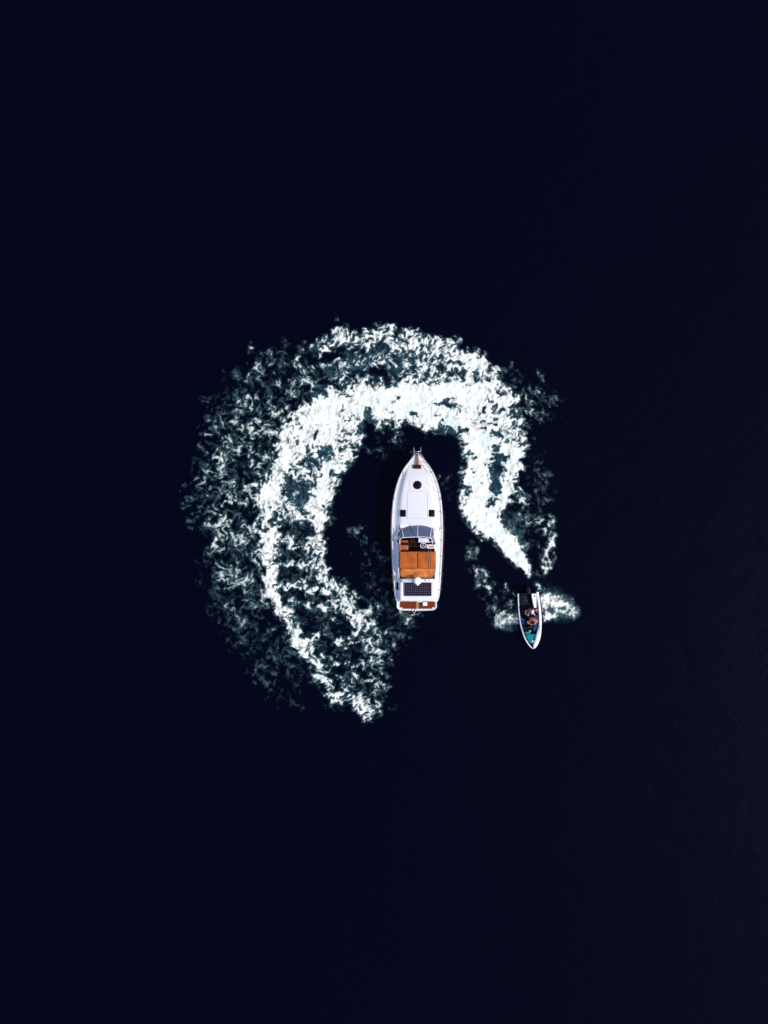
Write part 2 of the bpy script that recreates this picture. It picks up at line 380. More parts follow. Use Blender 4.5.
def sample(A, U, V):
    x = np.clip((U-X0)/STEP, 0, A.shape[1]-1.001); y = np.clip((V-Y0)/STEP, 0, A.shape[0]-1.001)
    i = x.astype(np.int32); j = y.astype(np.int32); fx = x-i; fy = y-j
    return (A[j, i]*(1-fx)+A[j, i+1]*fx)*(1-fy)+(A[j+1, i]*(1-fx)+A[j+1, i+1]*fx)*fy
def stir(U, V, layers, steps):
    """carry every point back through a swirling, divergence free flow"""
    psi = 0
    for sc, amp, seed in layers: psi = psi + amp*sc*perlin(U/sc, V/sc, seed)
    gy, gx = np.gradient(psi, STEP)
    vx, vy = gy, -gx
    u, v = U.copy(), V.copy()
    for _ in range(steps):
        du, dv = sample(vx, u, v), sample(vy, u, v); u = u - du; v = v - dv
    return u, v
def wake_field():
    xs = np.arange(X0, X1, STEP, dtype=np.float32); ys = np.arange(Y0, Y1, STEP, dtype=np.float32)
    U, V = np.meshgrid(xs, ys)
    # the churn is stirred twice: lightly for the outlines, longer for the texture inside them
    P, Q = stir(U, V, [(24, .36, 3), (10, .38, 5), (5, .34, 8)], 8)
    age = .22 + .78*sst(20, 170, np.hypot(U-527, V-572))
    P, Q = U+(P-U)*age, V+(Q-V)*age
    A, B = stir(U, V, [(34, .34, 13), (15, .30, 15), (7, .24, 18), (3.6, .20, 28)], 8)
    A, B = U+(A-U)*(.3+.7*age), V+(B-V)*(.3+.7*age)
    fx = fbm(U/4, V/4, 23, 3, .6)*.9; fy = fbm(U/4, V/4, 33, 3, .6)*.9
    def to(k): return U+(P-U)*k+fx, V+(Q-V)*k+fy
    D = np.zeros_like(U); L = np.zeros_like(U); M = np.zeros_like(U); K = np.ones_like(U); C = np.ones_like(U)
    u, v = to(.62)
    for s in DENSE: stroke(D, u, v, s, .45)
    for s in LACE: stroke(L, U+(P-U)*1.2+fx, V+(Q-V)*1.2+fy, s, .75)
    u, v = to(.35)
    for s in MIST: stroke(M, u, v, s, .7)
    u, v = to(.6)
    for h in HOLES: hole(K, u, v, *h)
    for h in CLEAR: hole(C, U+fx, V+fy, *h)
    left = sst(345, 285, U)                                         # the old arm has no grain direction
    # strands: ridges carried along by the flow
    jx = A + fbm(A/3.4, B/3.4, 301, 3, .6)*1.3; jy = B + fbm(A/3.4, B/3.4, 311, 3, .6)*1.3
    w1 = np.exp(-worley(jx/12.5, jy/12.5, 81)*7); w2 = np.exp(-worley(jx/4.6+9, jy/4.6, 82)*4.5); w3 = np.exp(-worley(jx/2.8+3, jy/2.8, 83)*3.5)
    r1 = np.clip(1-np.abs(perlin(jx/6, jy/6, 71))*2.6, 0, 1)**2
    wp = rank(fbm(U/13, V/13, 321, 3, .55))
    strand = np.clip(w1*.9 + (.55*w2+.22*w3)*(.25+1.0*wp) + r1*.35, 0, 1.4)
    body = fbm(A/7.2, B/7.2, 91, 5, .66)
    patch = rank(fbm(U/21+(A-U)/21*.5, V/21+(B-V)/21*.5, 101, 3, .55))
    fine = fbm(A/2.6, B/2.6, 111, 2, .6)
    n = rank(strand*.95 + body*.62 + fine*.20)
    tuft = rank(body)
    # streaks laid across the run of the wake in the younger foam
    a3, b3 = rot(A*.5+U*.5, B*.5+V*.5, -30, 3.4, 1.0)
    sl = rank(fbm(a3/3.3, b3/3.3, 241, 3, .6))
    slit = sst(.62, .95, sl)*(1-.8*left)
    nd = rank(strand*.72 + body*.58 + fine*.26 - .55*slit*(1-left))
    D0 = D.copy()
    D = (D-.05*sst(1.12, .85, D)*(D > .3))*(1-.05*left*sst(415, 450, V))*(1+.06*sst(600, 640, V))
    D = D + (patch-.5)*.26*(D > .3)
    core = sst(.80, 1.12, blur(D, 1.5)*K)
    Dk = np.clip(D, 0, 1.3)*(.30 + .70*K) - (1-K)*.16 + core*.13 - slit*.20*(1-core)
    d = sst(1-Dk-.46, 1-Dk+.40, nd)*sst(.02, .25, D)
    band = sst(.12, .5, blur(D0, 4.5))
    d = np.maximum(d, np.clip(strand, 0, 1)**1.8*band*(.18+.5*patch)*(.45+.55*K)*sst(.1, .7, tuft))
    ru = rank(fbm(A/15, (B-.25*A)/4.4, 331, 3, .55))
    d = np.maximum(d, sst(.62, .95, ru)*left*sst(.1, .2, D0)*sst(470, 500, V)*(.35+.65*K)*.85*sst(.1, .6, nd))
    Lk = L*(.46 + 1.20*patch)*C*(.35+.65*K)
    l = sst(1-Lk-.20, 1-Lk+.60, n)*np.clip(.22+.42*tuft+L*.54, 0, 1)*sst(.02, .22, L*C)
    l = np.maximum(l, np.clip(strand, 0, 1)**2.2*sst(.10, .5, L*C)*(.08+.58*patch)*sst(.15, .8, tuft))
    l = l*(1-.24*left*sst(545, 640, V)*sst(.9, .4, D0))
    # spray fans out from the hull in streaks
    t1 = np.arctan2(V-598, U-528); rr = np.hypot(V-598, U-528)
    t2 = np.arctan2(V-604, 540-U); r2_ = np.hypot(V-604, 540-U)
    rgt = U > 530
    th = np.where(rgt, t1, t2+9); rad = np.where(rgt, rr, r2_)
    streak = rank(fbm(th*6 + (A-U)*.16 + rad/40, rad/9 + (B-V)*.14, 121, 4, .6))
    m = np.clip(M*(.52+.88*streak)*(.55+.45*K), 0, 1.1)
    m = sst(.12, 1.05, m)
    foam = np.clip(np.maximum(d, l), 0, 1)
    foam = 1-(1-foam)*(1-m)
    foam = .45*foam + .55*blur(foam, .5)
    aer = 1.25*blur(foam, 1.6)*sst(.1, .55, np.maximum(D, blur(M, 3))) + .6*blur(foam, 1.4) + .25*np.clip(M, 0, 1)
    aer = np.clip(aer + .6*blur(1-K, 1)*band*sst(535, 490, V), 0, 1)*(.35 + .65*tuft)
    tint = core*sst(.35, .9, rank(fbm(a3/8, b3/5, 251, 4, .6)))*sst(.5, .9, foam)
    return U, V, foam.astype(np.float32), tint.astype(np.float32), aer.astype(np.float32), M, nd, tuft, core


def grid_mesh(name, U, V, Z, keep, attrs, m):
    """drape the kept cells of the wake grid over the water as one sheet"""
    H, W = U.shape
    cell = keep[:-1, :-1] | keep[1:, :-1] | keep[:-1, 1:] | keep[1:, 1:]
    jj, ii = np.nonzero(cell)
    idx = np.stack([(jj+1)*W+ii, (jj+1)*W+ii+1, jj*W+ii+1, jj*W+ii], 1)
    used, inv = np.unique(idx.ravel(), return_inverse=True)
    nv, nf = len(used), len(jj)
    co = np.stack([(U.ravel()[used]-384)*S, (512-V.ravel()[used])*S, Z.ravel()[used]], 1).astype(np.float32)
    me = bpy.data.meshes.new(name)
    me.vertices.add(nv); me.vertices.foreach_set('co', co.ravel())
    me.loops.add(nf*4); me.loops.foreach_set('vertex_index', inv.astype(np.int32).ravel())
    me.polygons.add(nf); me.polygons.foreach_set('loop_start', np.arange(0, nf*4, 4, dtype=np.int32))
    me.update(calc_edges=True); me.validate()
    for k, a in attrs.items():
        at = me.attributes.new(k, 'FLOAT', 'POINT'); at.data.foreach_set('value', a.ravel()[used].astype(np.float32))
    return link(name, me, m, None, True)
def make_wake():
    U, V, foam, tint, aer, M, nd, tuft, core = wake_field()
    lump = rank(fbm(U/7, V/7, 201, 4, .6)); fine = rank(fbm(U/3, V/3, 211, 3, .6))
    h = blur(foam, .8)
    Z = .006 + h*(.05 + (.15*lump + .03*fine)*(1-.6*core)) + .05*np.clip(blur(foam, 3), 0, 1)*nd*(1-.8*core)
    # the sheets of water thrown up beside the speeding boat stand higher close to its hull
    ax, ay = 533.0, 612.0
    near = np.exp(-(np.abs(U-531)-12).clip(0)/16)*np.exp(-((V-610)/26)**2)
    sp = np.clip(M, 0, 1)*near
    Z = Z + sp*(.16+.22*lump)
    # the hulls push the water aside
    c, s = math.cos(BOAT_TILT), math.sin(BOAT_TILT)
    bu, bv = U-BOAT_C[0], V-BOAT_C[1]
    lo = bu*s + bv*c; la = bu*c - bv*s
    hull_gap = (np.abs(la) < 10.2) & (np.abs(lo) < 27)
    yacht_gap = (np.abs(U-416.6) < 18) & (np.abs(V-533) < 62)
    keep = ((foam > .02) | (aer > .03)) & ~hull_gap & ~yacht_gap
    spray = (M > .04) & (V > 578)
    o = grid_mesh('wake_foam', U, V, Z, keep & ~spray, {'foam': foam, 'aer': aer, 'tint': tint}, M_FOAM)
    tag(o, 'white churned wake foam curling in a broken ring round the yacht', 'foam', kind='stuff')
    o = grid_mesh('bow_spray', U, V, Z+.002, keep & spray, {'foam': foam, 'aer': aer, 'tint': tint}, M_FOAM)
    tag(o, 'fan of white spray thrown out both sides of the small motorboat', 'spray', kind='stuff')
# the speeding boat in wake units: stern centre and bow tip
STERN, BOW = (528.4, 593.3), (533.0, 649.0)
BOAT_C = ((STERN[0]+BOW[0])/2, (STERN[1]+BOW[1])/2)
BOAT_TILT = math.atan2(BOW[0]-STERN[0], BOW[1]-STERN[1])
make_wake()

# ---------------------------------------------------------------- the yacht
K = S*0.976
YC = 417.2
def X(u): return (u-YC)*K
def Y(v): return (533-v)*K
def rx(x): return X(376+x*84/768)            # from enlarged crops
def ry(y): return Y(440+y*84/768)
def qy(y): return Y(520+y*84/768)
GEL = mat('white_gelcoat', (.72, .70, .72), .28, scale=1.3, vary=.07, coat=.4)
GEL_WARM = mat('cream_gelcoat', (.78, .76, .74), .35, scale=2.0, vary=.08)
NONSKID = mat('deck_nonskid', (.67, .64, .655), .6, scale=1.1, vary=.05, bump=.12, bump_scale=60)
TEAK = mat('red_teak', (.20, .032, .005), .8, spec=.12, scale=5, vary=.5, stretch=(8, .8, 1))
TEAK_PALE = mat('bleached_teak', (.36, .22, .13), .6, scale=6, vary=.4, stretch=(6, 1, 1))
BROWN = mat('brown_cover', (.06, .009, .005), .8, spec=.12, scale=9, vary=.4)
DARKBROWN = mat('dark_brown_upholstery', (.035, .006, .006), .7, spec=.15, scale=7, vary=.5)
CANVAS = mat('orange_canvas', (.50, .12, .020), .9, scale=1.5, vary=.45, bump=.25, bump_scale=3, spec=.2)
CANVAS_PALE = mat('pale_orange_canvas', (.74, .225, .045), .9, scale=1.6, vary=.62, bump=.3, bump_scale=3, spec=.2)  # paler, more mottled orange for the aft flap
STEEL = mat('stainless_steel', (.72, .68, .66), .22, metal=1.0)
BRASSY = mat('brown_metal', (.30, .19, .16), .4, metal=.5, scale=8, vary=.4)  # brownish metal for rails, stanchions and chain
DARKGLASS = mat('dark_hatch_lens', (.003, .003, .008), .3, spec=.12)
RUBBER = mat('black_rubber', (.004, .004, .006), .7, scale=12, vary=.3, spec=.12)
CELL = mat('solar_cell', (.005, .004, .014), .3, scale=14, vary=.4, spec=.1)
CELLBACK = mat('solar_backing', (.10, .075, .13), .5, spec=.2)
LEATHER = mat('orange_leather', (.40, .10, .025), .6, scale=5, vary=.35)
NAVYPAINT = mat('antifouling', (.03, .015, .015), .7, scale=4, vary=.3)
def glass(name, col, amount, rough=.06):
    m, t, b = principled(name)
    b.inputs['Base Color'].default_value = (*col, 1); b.inputs['Roughness'].default_value = rough; b.inputs['Coat Weight'].default_value = .3
    tr = t.nodes.new('ShaderNodeBsdfTransparent'); tr.inputs[0].default_value = (.55, .6, .72, 1)
    mx = t.nodes.new('ShaderNodeMixShader'); mx.inputs[0].default_value = amount
    t.links.new(tr.outputs[0], mx.inputs[1]); t.links.new(b.outputs[0], mx.inputs[2])
    t.links.new(mx.outputs[0], t.nodes['Material Output'].inputs[0])
    return m
TINT = glass('tinted_windscreen', (.105, .125, .20), .72)  # tinted glass, with the slate sky reflection put into its base colour

HULL = [(453.3, .25), (456.4, 4.2), (461.9, 8.9), (467.3, 13.3), (472.8, 16.6), (478.3, 19.1), (483.8, 21), (494.7, 23.8), (505.6, 25.3), (516.6, 26), (533, 26.4), (552.8, 25.8), (574.7, 24.7), (591, 23.5), (598, 22.7), (601.8, 21.4)]
SHEER = [(453, 1.72), (470, 1.58), (500, 1.42), (540, 1.28), (602, 1.18)]
HULL = [(a, max(.25, b-1.05*min(1, b/10))) for a, b in HULL]
def hw(v): return lerp(HULL, v)*K
def sheer(v): return lerp(SHEER, v)
def ss(a, b, x):
    t = min(1, max(0, (x-a)/(b-a))); return t*t*(3-2*t)
def deck_z(v, e):
    """height of the foredeck at station v, e = distance from the centre line over half width"""
    return sheer(v) + .03*(1-e*e) + .26*ss(.93, .66, abs(e))*ss(464, 482, v) + .05*(1-e*e)*ss(464, 482, v)
def curve(tab, lo, hi, n): return [(v, w) for v, w in smooth_tab(tab, n) if lo <= v <= hi]

def make_yacht():
    yt = empty('motor_yacht', ((YC-384)*S*.976, (512-533)*S*.976, 0))
    tag(yt, 'white motor yacht with orange canvas canopy lying still inside the foam ring', 'yacht')
    st = smooth_tab(HULL, 56)
    rings = []
    for v, w in st:
        w = max(w, .2)*K; z = sheer(v); y = Y(v)
        f = ss(453, 500, v)                                          # flare of the bow sections
        kz = -.35 - .25*f
        half = [(0, kz), (w*(.25+.2*f), kz+.18), (w*(.42+.42*f), .02), (w*(.62+.32*f), .45*z), (w*(.92+.06*f), .86*z), (w, z)]
        rings.append([(-a, y, b) for a, b in reversed(half)] + [(a, y, b) for a, b in half[1:]])
    mb = MB(); mb.loft(rings, closed=False)
    mb.b.faces.new([v for v in list(mb.b.verts)[-11:]])              # transom
    hull = mb.build('hull', GEL, yt, auto=40)
    # boot stripe on the topsides
    for sgn in (-1, 1):
        rr = []
        for v, w in st[1:]:
            f = ss(453, 500, v); w *= K
            q = lambda t, o: (sgn*(w*(.42+.42*f)+(w*(.62+.32*f)-w*(.42+.42*f))*t+o), Y(v), .02+(.45*sheer(v)-.02)*t)
            rr.append([q(.1, .006), q(.3, .006)])
        MB().loft(rr, closed=False).build('boot_stripe', BROWN, hull)
    # gunwale moulding with a rub rail
    for sgn in (-1, 1):
        m = MB(); rr = []
        for v, w in st:
            w = max(w, .2)*K; z = sheer(v); y = Y(v)
            rr.append([(sgn*(w+.012), y, z-.10), (sgn*(w+.04), y, z-.06), (sgn*(w+.035), y, z+.01), (sgn*(w-.0), y, z+.055), (sgn*max(.01, w-.07), y, z+.05), (sgn*max(.008, w-.085), y, z-.02)])
        m.loft(rr); m.build('gunwale', GEL, yt, auto=50)
        MB().tube([(sgn*(max(w, .2)*K+.045), Y(v), sheer(v)-.035) for v, w in st[::2]], .016, 6).build('rub_rail', BRASSY, yt, True)
    # foredeck with its raised trunk
    fs = [(v, w) for v, w in st if v <= 526.5]
    ne = 40; vs = []; fa = []
    for v, w in fs:
        for i in range(ne+1):
            e = -1+2*i/ne
            vs.append((e*max(w-.8, .1)*K, Y(v), deck_z(v, e)))
    n = ne+1
    fa = [(j*n+i, j*n+i+1, (j+1)*n+i+1, (j+1)*n+i) for j in range(len(fs)-1) for i in range(ne)]
    fd = raw('foredeck', vs, fa, NONSKID, yt, True)
    # thin grey lines on the foredeck: panel seams and one bent slanting line
    def dz(x, y):
        v = 533-y/K; return deck_z(v, x/hw(v))
    def thin_line(pts, r=.014):
        P = []
        for (a, b), (c, d_) in zip(pts[:-1], pts[1:]):
            for k in range(8):
                t = k/8; x, y = rx(a+(c-a)*t), ry(b+(d_-b)*t); P.append((x, y, dz(x, y)+.004))
        x, y = rx(pts[-1][0]), ry(pts[-1][1]); P.append((x, y, dz(x, y)+.004))
        MB().tube(P, r, 5).build('deck_line', LINE_GREY, fd)
    global LINE_GREY
    LINE_GREY = mat('deck_line_grey', (.47, .45, .48), .7)
    thin_line([(292, 470), (468, 470), (474, 715), (285, 715), (292, 470)])
    thin_line([(305, 360), (305, 466)]); thin_line([(450, 380), (532, 440), (524, 466)])  # the second run only draws a bent slanting line
    # aft side decks and superstructure shell
    for sgn in (-1, 1):
        rr = []
        for v, w in st:
            if v < 524.5: continue
            w = (w-.8)*K; z = sheer(v); y = Y(v); c = 19.2*K if v < 585 else (19.2-(v-585)*.06)*K
            rr.append([(sgn*w, y, z-.02), (sgn*w*.985, y, z+.015), (sgn*(c+.12), y, z+.02), (sgn*(c+.055), y, z+.06), (sgn*(c+.02), y, z+.17), (sgn*(c-.04), y, z+.20), (sgn*(c-.12), y, z+.18), (sgn*(c-.14), y, z-.2), (sgn*(c-.14), y, .75)])
        MB().loft(rr, closed=False).build('side_deck', GEL, yt, auto=35)
    # cockpit
    MB().box(-18.6*K, 18.6*K, Y(581), Y(523.5), .72, .80).build('cockpit_floor', DARKBROWN, yt)
    MB().box(-17.3*K, 17.3*K, Y(529), Y(524), .8, 1.66, .03).build('bulkhead', GEL_WARM, yt)
    # dashboard, fairing under the windscreen
    dash = MB().box(rx(215), rx(525), qy(150), qy(70), 1.35, 1.68, .06, 3).build('dashboard', mat('grey_dash', (.16, .17, .21), .5, scale=6, vary=.3), yt)
    MB().box(rx(385), rx(525), qy(205), qy(138), 1.0, 1.80, .05, 3).build('helm_console', GEL, yt, auto=40)
    MB().box(rx(405), rx(470), qy(165), qy(148), 1.8, 1.835, .01).build('instrument_panel', DARKGLASS, yt)
    MB().box(rx(484), rx(502), qy(192), qy(172), 1.8, 1.85, .01).build('throttle', RUBBER, yt)
    w = MB(); c = Vector((rx(430), qy(232), 1.78)); ax = Matrix.Rotation(R(28), 4, 'X')
    w.tube([c+ax@Vector((.20*math.cos(a), .20*math.sin(a), 0)) for a in [k*math.pi/10 for k in range(20)]], .026, 8, closed=True)
    for a in (90, 210, 330): w.tube([c, c+ax@Vector((.2*math.cos(R(a)), .2*math.sin(R(a)), 0))], .018, 6)
    w.build('steering_wheel', GEL, yt, True)
    # seats: dark companion seat, orange side bench, white helm seat with dark slots
    s = MB().box(rx(303), rx(392), qy(214), qy(164), .8, 1.50, .05, 3, .92).build('companion_seat', DARKBROWN, yt, auto=50)
    MB().box(rx(335), rx(385), qy(166), qy(140), 1.45, 1.84, .05, 3).build('seat_back', RUBBER, s, auto=50)
    MB().box(rx(205), rx(296), qy(282), qy(186), .8, 1.42, .06, 3).build('side_bench', LEATHER, yt, auto=50)
    MB().box(rx(206), rx(226), qy(282), qy(186), 1.40, 1.76, .04, 3).build('bench_back', LEATHER, yt, auto=50)
    h = MB().box(rx(462), rx(540), qy(262), qy(222), .8, 1.56, .05, 3).build('helm_seat', GEL_WARM, yt, auto=50)
    MB().box(rx(462), rx(538), qy(222), qy(212), 1.56, 1.66, .02, 2).build('seat_bolster', DARKBROWN, h, auto=50)
    MB().box(rx(484), rx(528), qy(248), qy(240), 1.56, 1.575, .004).build('seat_slot', RUBBER, h)
    MB().box(rx(220), rx(300), qy(232), qy(205), 1.42, 1.50, .03, 3, .9).build('seat_cushion', DARKBROWN, yt, auto=50)
    # ---- windscreen: three raked curved panes in a frame
    low = [(190, 205), (191, 165), (197, 128), (212, 98), (235, 76), (268, 57), (305, 46), (342, 41), (378, 39), (415, 40), (450, 46), (484, 55), (508, 68), (524, 92), (531, 128), (534, 165), (535, 205)]
    top = [(214, 215), (216, 190), (220, 172), (232, 162), (250, 158), (275, 156), (310, 155), (345, 153), (378, 152), (412, 152), (440, 153), (468, 156), (490, 160), (503, 168), (509, 182), (512, 198), (513, 215)]
    def base_z(i): return 1.62 if 3 <= i <= 13 else 1.60
    lo = [Vector((rx(a), qy(b), base_z(i))) for i, (a, b) in enumerate(low)]
    hi = [Vector((rx(a), qy(b), 1.98 + (.12 if 3 <= i <= 13 else 0))) for i, (a, b) in enumerate(top)]
    ws = MB().tube(lo, .024, 8)
    ws.tube(hi, .026, 8)
    ws = ws.build('windscreen', GEL, yt, True)
    for a, b in ((0, 4), (4, 8), (8, 12), (12, 16)):
        rr = [[lo[i], lo[i].lerp(hi[i], .33)+Vector((0, .02, .02)), lo[i].lerp(hi[i], .67)+Vector((0, .02, .02)), hi[i]] for i in range(a, b+1)]
        MB().loft(rr, closed=False).build('pane', TINT, ws, True)
    for i in (4, 8, 12): MB().tube([lo[i]+Vector((0, 0, .02)), lo[i].lerp(hi[i], .5)+Vector((0, .03, .035)), hi[i]], .022, 6).build('mullion', GEL, ws, True)
    # rim that carries the screen
    MB().tube([p+Vector((0, 0, -.06)) for p in lo], .07, 10).build('coaming', GEL, yt, True)
    # ---- canopy: canvas on hoops
    rng = np.random.RandomState(5)
    def sheet(name, x0, x1, rows, m, nx=34, crown=.16, wr=.012, parent=yt, taper=0):
        ny = 26; vs = []
        for j in range(ny+1):
            t = j/ny
            yy = qy(np.interp(t, [0, 1], [rows[0][0], rows[-1][0]])); zz = float(np.interp(t, np.linspace(0, 1, len(rows)), [r[1] for r in rows]))
            for i in range(nx+1):
                e = -1+2*i/nx
                ez = crown*(1-abs(e)**2.6)
                tp = 1-taper*(ss(.55, 1, t)**2); xm = (rx(x0)+rx(x1))/2
                vs.append((xm+(rx(x0)+(rx(x1)-rx(x0))*i/nx-xm)*tp, yy+.01*math.sin(e*5)+(.10*max(0, abs(e)-.6)**1.5*2*t*(taper > 0)), zz+ez-crown-.05*(abs(e) > .97)
                           + wr*(.8*math.sin(3*e+5*t+x0)+.5*math.sin(7*e-4*t+1.3)+.6*math.sin(2*e+9*t)+.3*math.sin(13*e+3*t*t))))
        n = nx+1
        fs = [(j*n+i, j*n+i+1, (j+1)*n+i+1, (j+1)*n+i) for j in range(ny) for i in range(nx)]
        o = raw(name, vs, fs, m, parent, True)
        md = o.modifiers.new('cloth', 'SOLIDIFY'); md.thickness = .012
        return o
    cp = MB()
    def hoop(y, z, x0=205, x1=545):
        a, b = rx(x0), rx(x1)
        return [(a, qy(y), 1.5), (a+.0, qy(y), z-.35), (a+.04, qy(y), z-.18), (a+.16, qy(y), z-.07), ((a+b)/2, qy(y), z-.02), (b-.16, qy(y), z-.07), (b-.04, qy(y), z-.18), (b, qy(y), z-.35), (b, qy(y), 1.5)]
    for y, z in ((290, 1.950), (436, 2.010)): cp.tube(hoop(y, z), .02, 8)
    cp = cp.build('canopy_frame', STEEL, yt, True)
    sheet('canopy', 209, 374.5, [(287, 1.970), (340, 2.020), (390, 2.040), (436, 2.030)], CANVAS, 20, .05)
    sheet('canopy', 375.5, 541, [(287, 1.970), (340, 2.020), (390, 2.040), (436, 2.030)], CANVAS, 20, .05)
    sheet('canopy_flap', 216, 532, [(438, 2.020), (475, 1.970), (510, 1.850), (530, 1.690)], CANVAS_PALE, 34, .16, .022, yt, .07)
    MB().tube([(rx(212), qy(437), 1.970), (rx(290), qy(437), 2.035), (rx(375), qy(437), 2.040), (rx(460), qy(437), 2.035), (rx(538), qy(437), 1.970)], .018, 6).build('canopy_seam', BROWN, yt, True)
    for xx in (204, 546):
        MB().tube([(rx(xx), qy(285), 1.780), (rx(xx), qy(360), 1.820), (rx(xx), qy(440), 1.820), (rx(xx+(6 if xx < 300 else -6)), qy(530), 1.7)], .028, 8).build('canopy_rail', GEL, yt, True)
    for a, b in ((474, 488), (494, 503)):
        MB().tube([(rx(a), qy(250), 1.850), (rx(a+2), qy(290), 2.030), (rx((a+b)/2), qy(400), 2.080), (rx(b-2), qy(470), 2.040), (rx(b), qy(515), 1.870)], .014, 6).build('canopy_strap', TEAK_PALE, yt, True)
    # ---- radar arch and dome
    ar = []
    for a, b, z, hh in ((214, 556, 1.45, .10), (222, 552, 1.75, .10), (238, 549, 1.98, .09), (270, 548, 2.08, .08), (330, 548, 2.12, .08), (378, 548, 2.13, .08), (426, 548, 2.12, .08), (482, 548, 2.08, .08), (508, 549, 1.98, .09), (526, 552, 1.75, .10), (534, 556, 1.45, .10)):
        y = qy(b); x = rx(a); ar.append([(x, y-.13, z-.04), (x, y-.09, z+hh/2), (x, y+.09, z+hh/2), (x, y+.13, z-.04)])
    arch = MB().loft(ar).build('radar_arch', GEL, yt, auto=40)
    MB().lathe([(.10, 0), (.12, .06), (.25, .09), (.275, .16), (.26, .24), (.18, .30), (.06, .325)], 28, (rx(377), qy(547), 2.17)).build('radar_dome', mat('dome_white', (.84, .84, .84), .3), arch, auto=45)
    MB().box(rx(368), rx(386), qy(592), qy(572), 2.1, 2.2, .02).build('dome_bracket', GEL, arch)
    MB().lathe([(.03, 0), (.035, .1), (.012, .14), (.008, .5)], 10, (rx(305), qy(548), 2.14)).build('antenna', GEL, arch, True)
    MB().lathe([(.055, 0), (.06, .08), (.03, .12)], 12, (rx(452), qy(548), 2.14)).build('navigation_light', GEL, arch, True)
    MB().lathe([(.05, 0), (.06, .05), (.02, .1)], 12, (rx(485), qy(548), 2.11)).build('horn', STEEL, arch, True)
    # ---- aft deck and solar panel
    dk = []
    for v, c, z in ((580.2, 18.4, 1.50), (583, 18.4, 1.545), (590, 18.4, 1.545), (597, 18.0, 1.53), (600.5, 17.8, 1.50), (601.6, 17.6, 1.40)):
        dk.append([(-c*K, Y(v), z-.06), (-c*K*.95, Y(v), z), (0, Y(v), z+.03), (c*K*.95, Y(v), z), (c*K, Y(v), z-.06), (c*K, Y(v), 1.0), (-c*K, Y(v), 1.0)])
    MB().loft(dk).build('aft_deck', GEL, yt, auto=40)
    sp = MB().box(rx(256), rx(507), qy(694), qy(570), 1.600, 1.632, .006).build('solar_panel', CELLBACK, yt)
    MB().box(rx(262), rx(500), qy(684), qy(580), 1.54, 1.602, .0).build('panel_mount', STEEL, sp)
    x0, x1, y0, y1 = rx(261), rx(502), qy(690), qy(574); nx, ny = 12, 6
    cell_me = None
    for j in range(ny):
        for i in range(nx):
            cw, ch = (x1-x0)/nx, (y1-y0)/ny
            if cell_me is None:
                c0 = MB().box(-cw/2+.011, cw/2-.011, -ch/2+.011, ch/2-.011, 0, .006, .004, 1).build('solar_cell', CELL, sp); cell_me = c0.data; o = c0
            else:
                o = bpy.data.objects.new('solar_cell', cell_me); COL.objects.link(o); o.parent = sp
            o.location = (x0+(i+.5)*cw, y0+(j+.5)*ch, 1.631)
    # ridge strip down the left of the aft deck
    MB().box(rx(222), rx(247), qy(735), qy(556), 1.55, 1.66, .03, 3).build('deck_locker', GEL, yt, auto=40)
    # ---- swim platform of teak planks in a white rim
    def plat(v):                                                    # half width of the platform at v
        return (20.4 - 3.0*ss(608, 612.2, v)**2)*K
    out = []
    N = 12
    edge = []
    for k in range(N+1):
        v = 600.3+(611.4-600.3)*k/N; edge.append((plat(v), Y(v)))
    for k in range(1, 15):
        a = k/14; e = 1-a; edge.append((plat(611.4)*e, Y(611.4+1.0*math.sin(math.acos(e))*1.0)))
    ringxy = [(x, y) for x, y in edge] + [(-x, y) for x, y in reversed(edge[:-1])]
    def ring(scale, z, cy=Y(605.5)): return [(x*scale, cy+(y-cy)*scale, z) for x, y in ringxy]
    MB().loft([ring(.97, .40), ring(1.0, .44), ring(1.0, .56), ring(.985, .585), ring(.95, .585), ring(.935, .55)]).build('swim_platform', GEL, yt, auto=40)
    planks = 13; xa, xb = rx(221), rx(547)
    cx = (xa+xb)/2; pw = (xb-xa)/planks
    for i in range(planks):
        xl, xr = xa+i*pw+.008, xa+(i+1)*pw-.008; xm = abs((xl+xr)/2)
        yb = Y(610.2) + (.10 if i in (0, planks-1) else 0); ya = Y(601.6)
        mm = TEAK_PALE if i == 6 else TEAK
        p = MB().box(xl, xr, yb, ya, .56, .600+.004*(i % 3), .006, 1).build('plank', mm, yt)
    # transom door frame, ladder and cleats
    MB().box(rx(378), rx(424), Y(602.4), Y(601.7), .60, 1.30, .01).build('transom_door', GEL_WARM, yt)
    ld = MB()
    for x in (340, 366): ld.tube([(rx(x), Y(609.5), .63), (rx(x), Y(613.2), .62), (rx(x), Y(614.4), .45), (rx(x), Y(614.8), -.4)], .022, 8)
    for z in (.3, .05, -.2): ld.tube([(rx(340), Y(614.6), z), (rx(366), Y(614.6), z)], .02, 6)
    ld.build('swim_ladder', STEEL, yt, True)
    def cleat(x, y, z, rot=0):
        c = MB(); c.tube([(x-.0, y-.13, z+.07), (x, y, z+.08), (x, y+.13, z+.07)], .02, 6); c.tube([(x, y-.05, z), (x, y-.05, z+.075)], .018, 6); c.tube([(x, y+.05, z), (x, y+.05, z+.075)], .018, 6)
        c.build('cleat', STEEL, yt, True)
    for sgn in (-1, 1):
        for v in (474, 530, 596): cleat(sgn*(hw(v)-.16), Y(v), sheer(v)+.03)
    # ---- bow: pulpit, anchor roller, windlass, hatches, rails
    pp = MB()
    for sgn in (-1, 1):
        pp.tube([(sgn*.235, Y(447.6), sheer(453)+.10), (sgn*.235, Y(450.5), sheer(453)+.10), (sgn*.24, Y(453.5), sheer(453)+.08), (sgn*.30, Y(458), sheer(458)+.05)], .017, 8)
